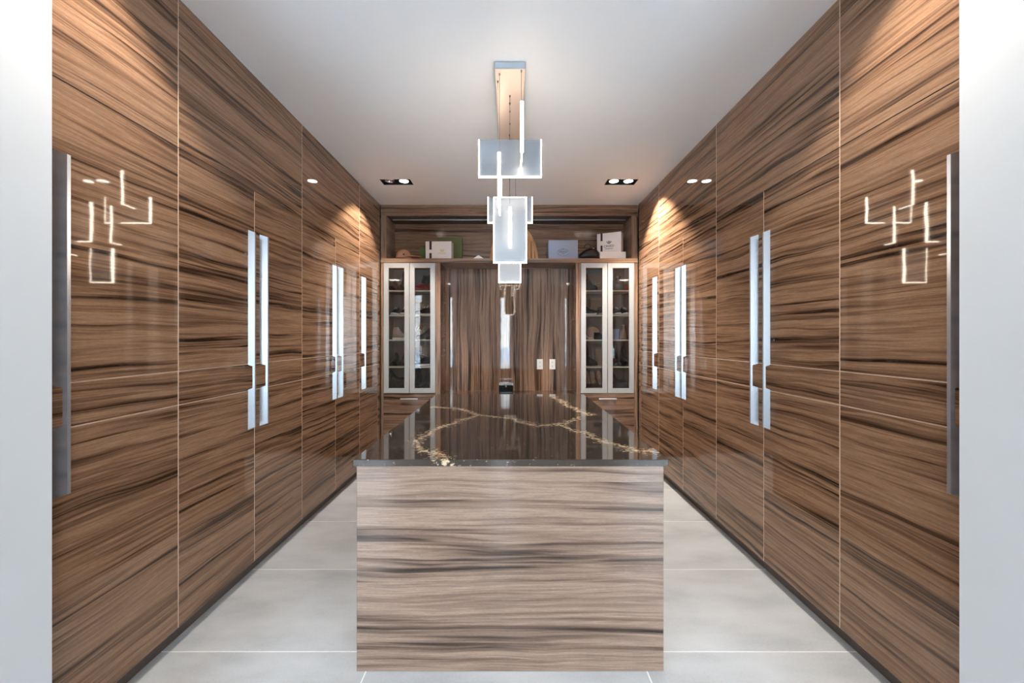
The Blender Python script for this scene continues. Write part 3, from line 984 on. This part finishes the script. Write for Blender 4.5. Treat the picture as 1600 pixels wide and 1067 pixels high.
def shoe(label, kind, loc, rz, upper, sole, L=.27, group=None, tilt=0.0, name='shoe', scale=1.0, laces=None, mirror=1):
    """toe towards local +x, heel at local -x"""
    o = thing(name, label, 'shoe', loc, rz, group)
    o.rotation_euler = (0, -tilt, rz)
    o.scale = (scale,) * 3
    hw = .047
    pump = kind == 'pump'
    if pump:
        lift = lambda t: .085 * max(0.0, 1 - t / .62) ** 1.3 + .002
    else:
        lift = lambda t: .024 + .008 * max(0, t - .8) / .2
    b = MB(); rings = []
    for i in range(15):
        t_ = i / 14
        rings.append(sect(-L / 2 + L * t_, hw * interp(WPROF, t_) * (.72 if pump else .95), lift(t_), interp(HEIGHTS[kind], t_), 10, .55 if not pump else .8))
    b.loft(rings, smooth=True)
    b.build('upper', upper, o)
    b = MB(); rings = []
    for i in range(15):
        t_ = i / 14
        w_ = hw * interp(WPROF, t_) * (.72 if pump else 1.03)
        x = -L / 2 + L * t_
        z1 = lift(t_) - .0005
        z0 = max(0.0, z1 - .005) if pump else (.0 + .010 * max(0, t_ - .75) / .25)
        rings.append([Vector((x, -w_, z0)), Vector((x, w_, z0)), Vector((x, w_, z1)), Vector((x, -w_, z1))])
    b.loft(rings, smooth=False)
    b.build('sole', sole, o)
    if pump:
        b = MB(); b.tube([(-L / 2 + .028, 0, .078), (-L / 2 + .020, 0, .04), (-L / 2 + .018, 0, .0)], [.014, .006, .0045], 7); b.build('heel', upper, o)
    elif kind in ('low', 'high', 'boot'):
        b = MB()
        for q in range(4):
            t_ = .44 + .055 * q
            z = lift(t_) + interp(HEIGHTS[kind], t_) + .001
            x = -L / 2 + L * t_
            b.tube([(x, -.020, z - .008), (x + .003, -.008, z), (x + .003, .008, z), (x, .020, z - .008)], .0024, 5)
        b.build('laces', laces or M['blk_leather'], o)
    return o

SCRIPT = [[(-.9, .9), (-.95, .3), (-.8, -.2), (-.45, .1), (-.3, .8), (-.5, .5), (-.35, -.1), (-.1, .2)],
          [(-.1, .2), (0, .0), (.15, .25), (.05, .35), (.0, .1), (.25, .0), (.4, .3), (.4, .0), (.55, .05)],
          [(.55, .05), (.65, .9), (.6, .2), (.75, 0), (.9, .35), (.95, .05)],
          [(-.75, -.45), (-.3, -.35), (.3, -.55), (.6, -.4)]]
def script_box(label, x0, x1, d, depth, z, h, rot=-.35, sc=.07, ink=None, off=(0, 0)):
    o, hw, dp, hh = carton('shoe_box', label, M['brown_card'], x0, x1, d, depth, h, 0, .03 if h > .18 else 0, z, 'brown shoe boxes behind glass')
    ls = []
    cr, sr = math.cos(rot), math.sin(rot)
    for l in SCRIPT:
        ls.append([(off[0] + sc * (u * cr - v * sr) * .85, -dp / 2 - .001, hh * .5 + off[1] + sc * (u * sr + v * cr) * .8) for u, v in l])
    strokes(ls, .0034, ink or M['pale_ink'], o)
    return o

# shelf levels: standing heights, top to bottom
LV = [z + .0085 for z in shelf_z] + [ZG0 + .0405]
BL, WS, BR = M['blk_leather'], M['sole_white'], M['brown']
GF = 'footwear behind the glass doors'
def lx(px, d=5.08): return PX(px, d)
R = math.radians
# left cabinet, outer column
shoe('black shoe on the top shelf behind the leftmost glass door', 'high', (lx(614.5), 5.10, LV[0]), R(-90), BL, BL, group=GF, laces=M['cord'])
shoe('black boot at the right of the top shelf behind the leftmost glass door', 'boot', (lx(629), 5.10, LV[0]), R(-90), BL, BL, group=GF)
shoe('black white soled sneaker, left of a pair on the second shelf, leftmost door', 'low', (lx(618), 5.10, LV[1]), R(-90), BL, WS, .26, GF, scale=1.0, laces=M['white'])
shoe('black white soled sneaker, right of a pair on the second shelf, leftmost door', 'low', (lx(632), 5.10, LV[1]), R(-90), BL, WS, .26, GF, laces=M['white'])
shoe('beige sneaker on the third shelf behind the leftmost glass door', 'high', (lx(625.5), 5.10, LV[2]), R(-25), M['beige'], WS, .24, GF, scale=.95, laces=M['white'])
shoe('black ankle boot, left of the fourth shelf behind the leftmost door', 'high', (lx(616), 5.10, LV[3]), R(-90), BL, BL, group=GF)
shoe('black ankle boot, right of the fourth shelf behind the leftmost door', 'high', (lx(630.5), 5.10, LV[3]), R(-90), BL, BL, group=GF)
carton('shoe_box', 'dark lidded shoe box on the bottom shelf behind the leftmost glass door', M['shadow_wood'], lx(608), lx(632), 5.02, .2, .09, 0, .03, LV[4])
shoe('black heeled pump on the dark box behind the leftmost glass door', 'pump', (lx(622), 5.12, LV[4] + .0905), R(20), BL, BL, .22, GF)
# left cabinet, inner column
shoe('red leather shoe, left one of the red pair on the top shelf', 'low', (lx(656), 5.07, LV[0]), R(-112), M['red'], M['red'], .22, GF, laces=M['red'])
shoe('red leather shoe, right one of the red pair on the top shelf', 'low', (lx(671.5), 5.085, LV[0]), R(-108), M['red'], M['red'], .23, GF, laces=M['red'])
carton('cushion_bag', 'black dust bag standing behind the red shoes', BL, lx(656), lx(671), 5.18, .06, .215, 0, 0, LV[0])['category'] if False else None
o = thing('dust_bag', 'black soft bag standing behind the red pair of shoes', 'bag', (lx(661), 5.25, LV[0]), 0)
b = MB(); rings = []
for i in range(7):
    t_ = i / 6
    wd = .085 * (1 - .35 * t_ ** 2); dp_ = .028 * (1 - .5 * t_)
    rings.append([(wd * math.cos(2 * math.pi * q / 12) + .02 * t_, dp_ * math.sin(2 * math.pi * q / 12), .225 * t_ + .008 * math.sin(q * 2.1) * t_) for q in range(12)])
b.loft(rings); b.build('bag_body', BL, o)
b = MB(); b.tube([(.0, -.03, .215), (.03, -.035, .205), (.06, -.02, .215)], .004, 5); b.build('drawstring', BR, o)
script_box('brown shoe box with pale script, second shelf of the left cabinet', lx(646, 5.2), lx(674, 5.2), 5.2, .08, LV[1], .20, off=(.02, -.0))
shoe('black low sneaker with pale sole before the brown box, second shelf of left cabinet', 'low', (lx(661), 5.10, LV[1]), R(185), BL, WS, .27, GF, scale=.9)
script_box('brown shoe box with pale script, third shelf of the left cabinet', lx(645, 5.2), lx(674, 5.2), 5.2, .08, LV[2], .205, -.25, off=(-.03, .01))
shoe('black loafer before the brown box on the third shelf of the left cabinet', 'high', (lx(664), 5.10, LV[2]), R(182), BL, BL, .27, GF, scale=.85)
script_box('brown shoe box with pale script, fourth shelf of the left cabinet', lx(645, 5.2), lx(674, 5.2), 5.2, .08, LV[3], .25, -.4, off=(.01, .0))
shoe('black sneaker with thick white sole on the fourth shelf of the left cabinet', 'low', (lx(660), 5.10, LV[3]), R(182), BL, WS, .28, GF)
shoe('tall black boot, left of the pair at the bottom of the left cabinet', 'boot', (lx(653), 5.10, LV[4]), R(-92), BL, BL, group=GF, scale=.95)
shoe('tall black boot, right of the pair at the bottom of the left cabinet', 'boot', (lx(667), 5.10, LV[4]), R(-88), BL, BL, group=GF, scale=.95)
# right cabinet, inner column
script_box('dark brown shoe box with script on the top shelf of the right cabinet', lx(918, 5.18), lx(943, 5.18), 5.18, .1, LV[0], .24, .3, .055, M['gold_ink'], (.02, -.02))
shoe('black shoe before the brown box on the top shelf of the right cabinet', 'high', (lx(922), 5.055, LV[0]), R(-60), BL, BL, .22, GF)
carton('shoe_box', 'plain brown box on the second shelf of the right cabinet', M['brown_card'], lx(922, 5.18), lx(940, 5.18), 5.18, .1, .225, 0, .03, LV[1], 'brown shoe boxes behind glass')
shoe('black sneaker with white stripe and sole on second shelf of right cabinet', 'low', (lx(920), 5.06, LV[1]), R(-10), BL, WS, .19, GF, laces=M['white'])
shoe('small brown shoe beside the white soled sneaker in the right cabinet', 'low', (lx(940), 5.06, LV[1]), R(-75), BR, M['beige'], .17, GF, laces=BR)
o = thing('round_bag', 'round tan bag on the third shelf of the right cabinet', 'bag', (lx(928), 5.16, LV[2]), 0)
b = MB(); b.prism([(.085 * math.cos(2 * math.pi * i / 24), .085 + .085 * math.sin(2 * math.pi * i / 24)) for i in range(24)], lambda u, v, d: (u, d, v), -.03, .03); b.build('bag_body', M['nude'], o)
b = MB(); b.tube([(.086 * math.cos(2 * math.pi * i / 24), -.0305, .085 + .08 * math.sin(2 * math.pi * i / 24)) for i in range(25)], .004, 5); b.build('piping', BR, o)
shoe('pale beige shoe before the round tan bag in the right cabinet', 'pump', (lx(919), 5.04, LV[2]), R(-20), M['beige'], M['beige'], .16, GF, scale=.8)
shoe('dark brown shoe before the round tan bag in the right cabinet', 'low', (lx(937), 5.05, LV[2]), R(-30), BL, BL, .19, GF, scale=.8)
shoe('black combat boot, left one on the fourth shelf of the right cabinet', 'boot', (lx(921), 5.10, LV[3]), R(-55), BL, BL, .25, GF, laces=M['cord'])
carton('shoe_box', 'plain brown box behind the combat boot on the fourth shelf', M['brown_card'], lx(930, 5.18), lx(943, 5.18), 5.18, .1, .22, 0, .03, LV[3], 'brown shoe boxes behind glass')
for k_, pxx in enumerate((918, 927, 938)):
    shoe(['nude pointed pump leaning toe up, left one of three in the right cabinet', 'nude pointed pump leaning toe up, middle one of three in the right cabinet', 'nude pointed pump leaning toe up, right one of three in the right cabinet'][k_],
         'pump', (lx(pxx), 5.14, LV[4] + .105), R(90), M['nude'], M['nude'], .23, 'nude pumps at the bottom right', tilt=R(62))
# right cabinet, outer column
o = thing('glass_jar', 'clear rounded glass jar on the top shelf behind the rightmost glass door', 'jar', (lx(966), 5.10, LV[0]), 0)
M['jar'] = NT('clear_jar').m
t = NT('jar_glass'); t.bsdf((.9, .9, .92), .04, 0, .6, Transmission_Weight=.9); M['jar'] = t.m
b = MB(); b.lathe([(.0, .0), (.05, .0), (.075, .03), (.08, .08), (.06, .13), (.03, .15), (.03, .165), (.0, .165)], 0, 0, 20); b.build('jar_body', M['jar'], o)
b = MB(); b.lathe([(.0, .166), (.034, .166), (.034, .185), (.012, .195), (.014, .21), (.0, .217)], 0, 0, 16); b.build('stopper', M['chrome'], o)
o = thing('red_pouch', 'small dark red pouch beside the glass jar behind the rightmost door', 'pouch', (lx(977.5), 5.04, LV[0]), 0)
b = MB(); b.lathe([(.0, .0), (.022, .0), (.03, .025), (.026, .055), (.012, .075), (.018, .085), (.0, .087)], 0, 0, 14); b.build('pouch_body', M['red'], o)
b = MB(); b.tube([(.014 * math.cos(2 * math.pi * i / 10), .014 * math.sin(2 * math.pi * i / 10), .074) for i in range(11)], .003, 5); b.build('drawstring', BR, o)
for k_, pxx in enumerate((963.5, 976)):
    s_ = shoe('black studded sneaker with white sole, %s one of a pair behind the rightmost door' % ('left', 'right')[k_], 'low', (lx(pxx), 5.10, LV[1]), R(-90), BL, WS, .26, GF, laces=M['white'])
    b = MB()
    for q in range(5):
        a = math.pi * (q + .5) / 5
        b.lathe([(.005, 0), (.003, .006), (.0005, .012)], .03 + .002 * q, .030 * math.cos(a), 6, mat=Matrix.Translation((0, 0, .07 + .02 * math.sin(a))))
    b.build('studs', M['chrome'], s_)
o = thing('bottle', 'tan bottle with a narrow neck on the third shelf behind the rightmost door', 'bottle', (lx(974.5), 5.10, LV[2]), 0)
b = MB(); b.lathe([(.0, 0), (.04, 0), (.042, .02), (.038, .08), (.02, .13), (.016, .16), (.0, .16)], 0, 0, 18); b.build('bottle_body', M['nude'], o)
b = MB(); b.lathe([(.0, .1605), (.018, .1605), (.018, .185), (.0, .186)], 0, 0, 14); b.build('cap', M['beige'], o)
carton('shoe_box', 'blue grey box in place of a reflection, third shelf behind the rightmost glass door', M['grey_card'], lx(955, 5.06), lx(967.5, 5.06), 5.06, .16, .13, 0, .03, LV[2])  # box added where the glass shows a bluish reflection
shoe('tall black boot, left one on the fourth shelf behind the rightmost door', 'boot', (lx(963), 5.10, LV[3]), R(-92), BL, BL, group=GF, scale=.95)
shoe('tall black boot, right one on the fourth shelf behind the rightmost door', 'boot', (lx(976), 5.10, LV[3]), R(-88), BL, BL, group=GF, scale=.95)
carton('shoe_box', 'low black box at the bottom behind the rightmost glass door', BL, lx(957, 5.03), lx(983, 5.03), 5.03, .2, .07, 0, .02, LV[4])
shoe('black pump on the low black box behind the rightmost glass door', 'pump', (lx(968), 5.12, LV[4] + .0705), R(15), BL, BL, .21, GF)
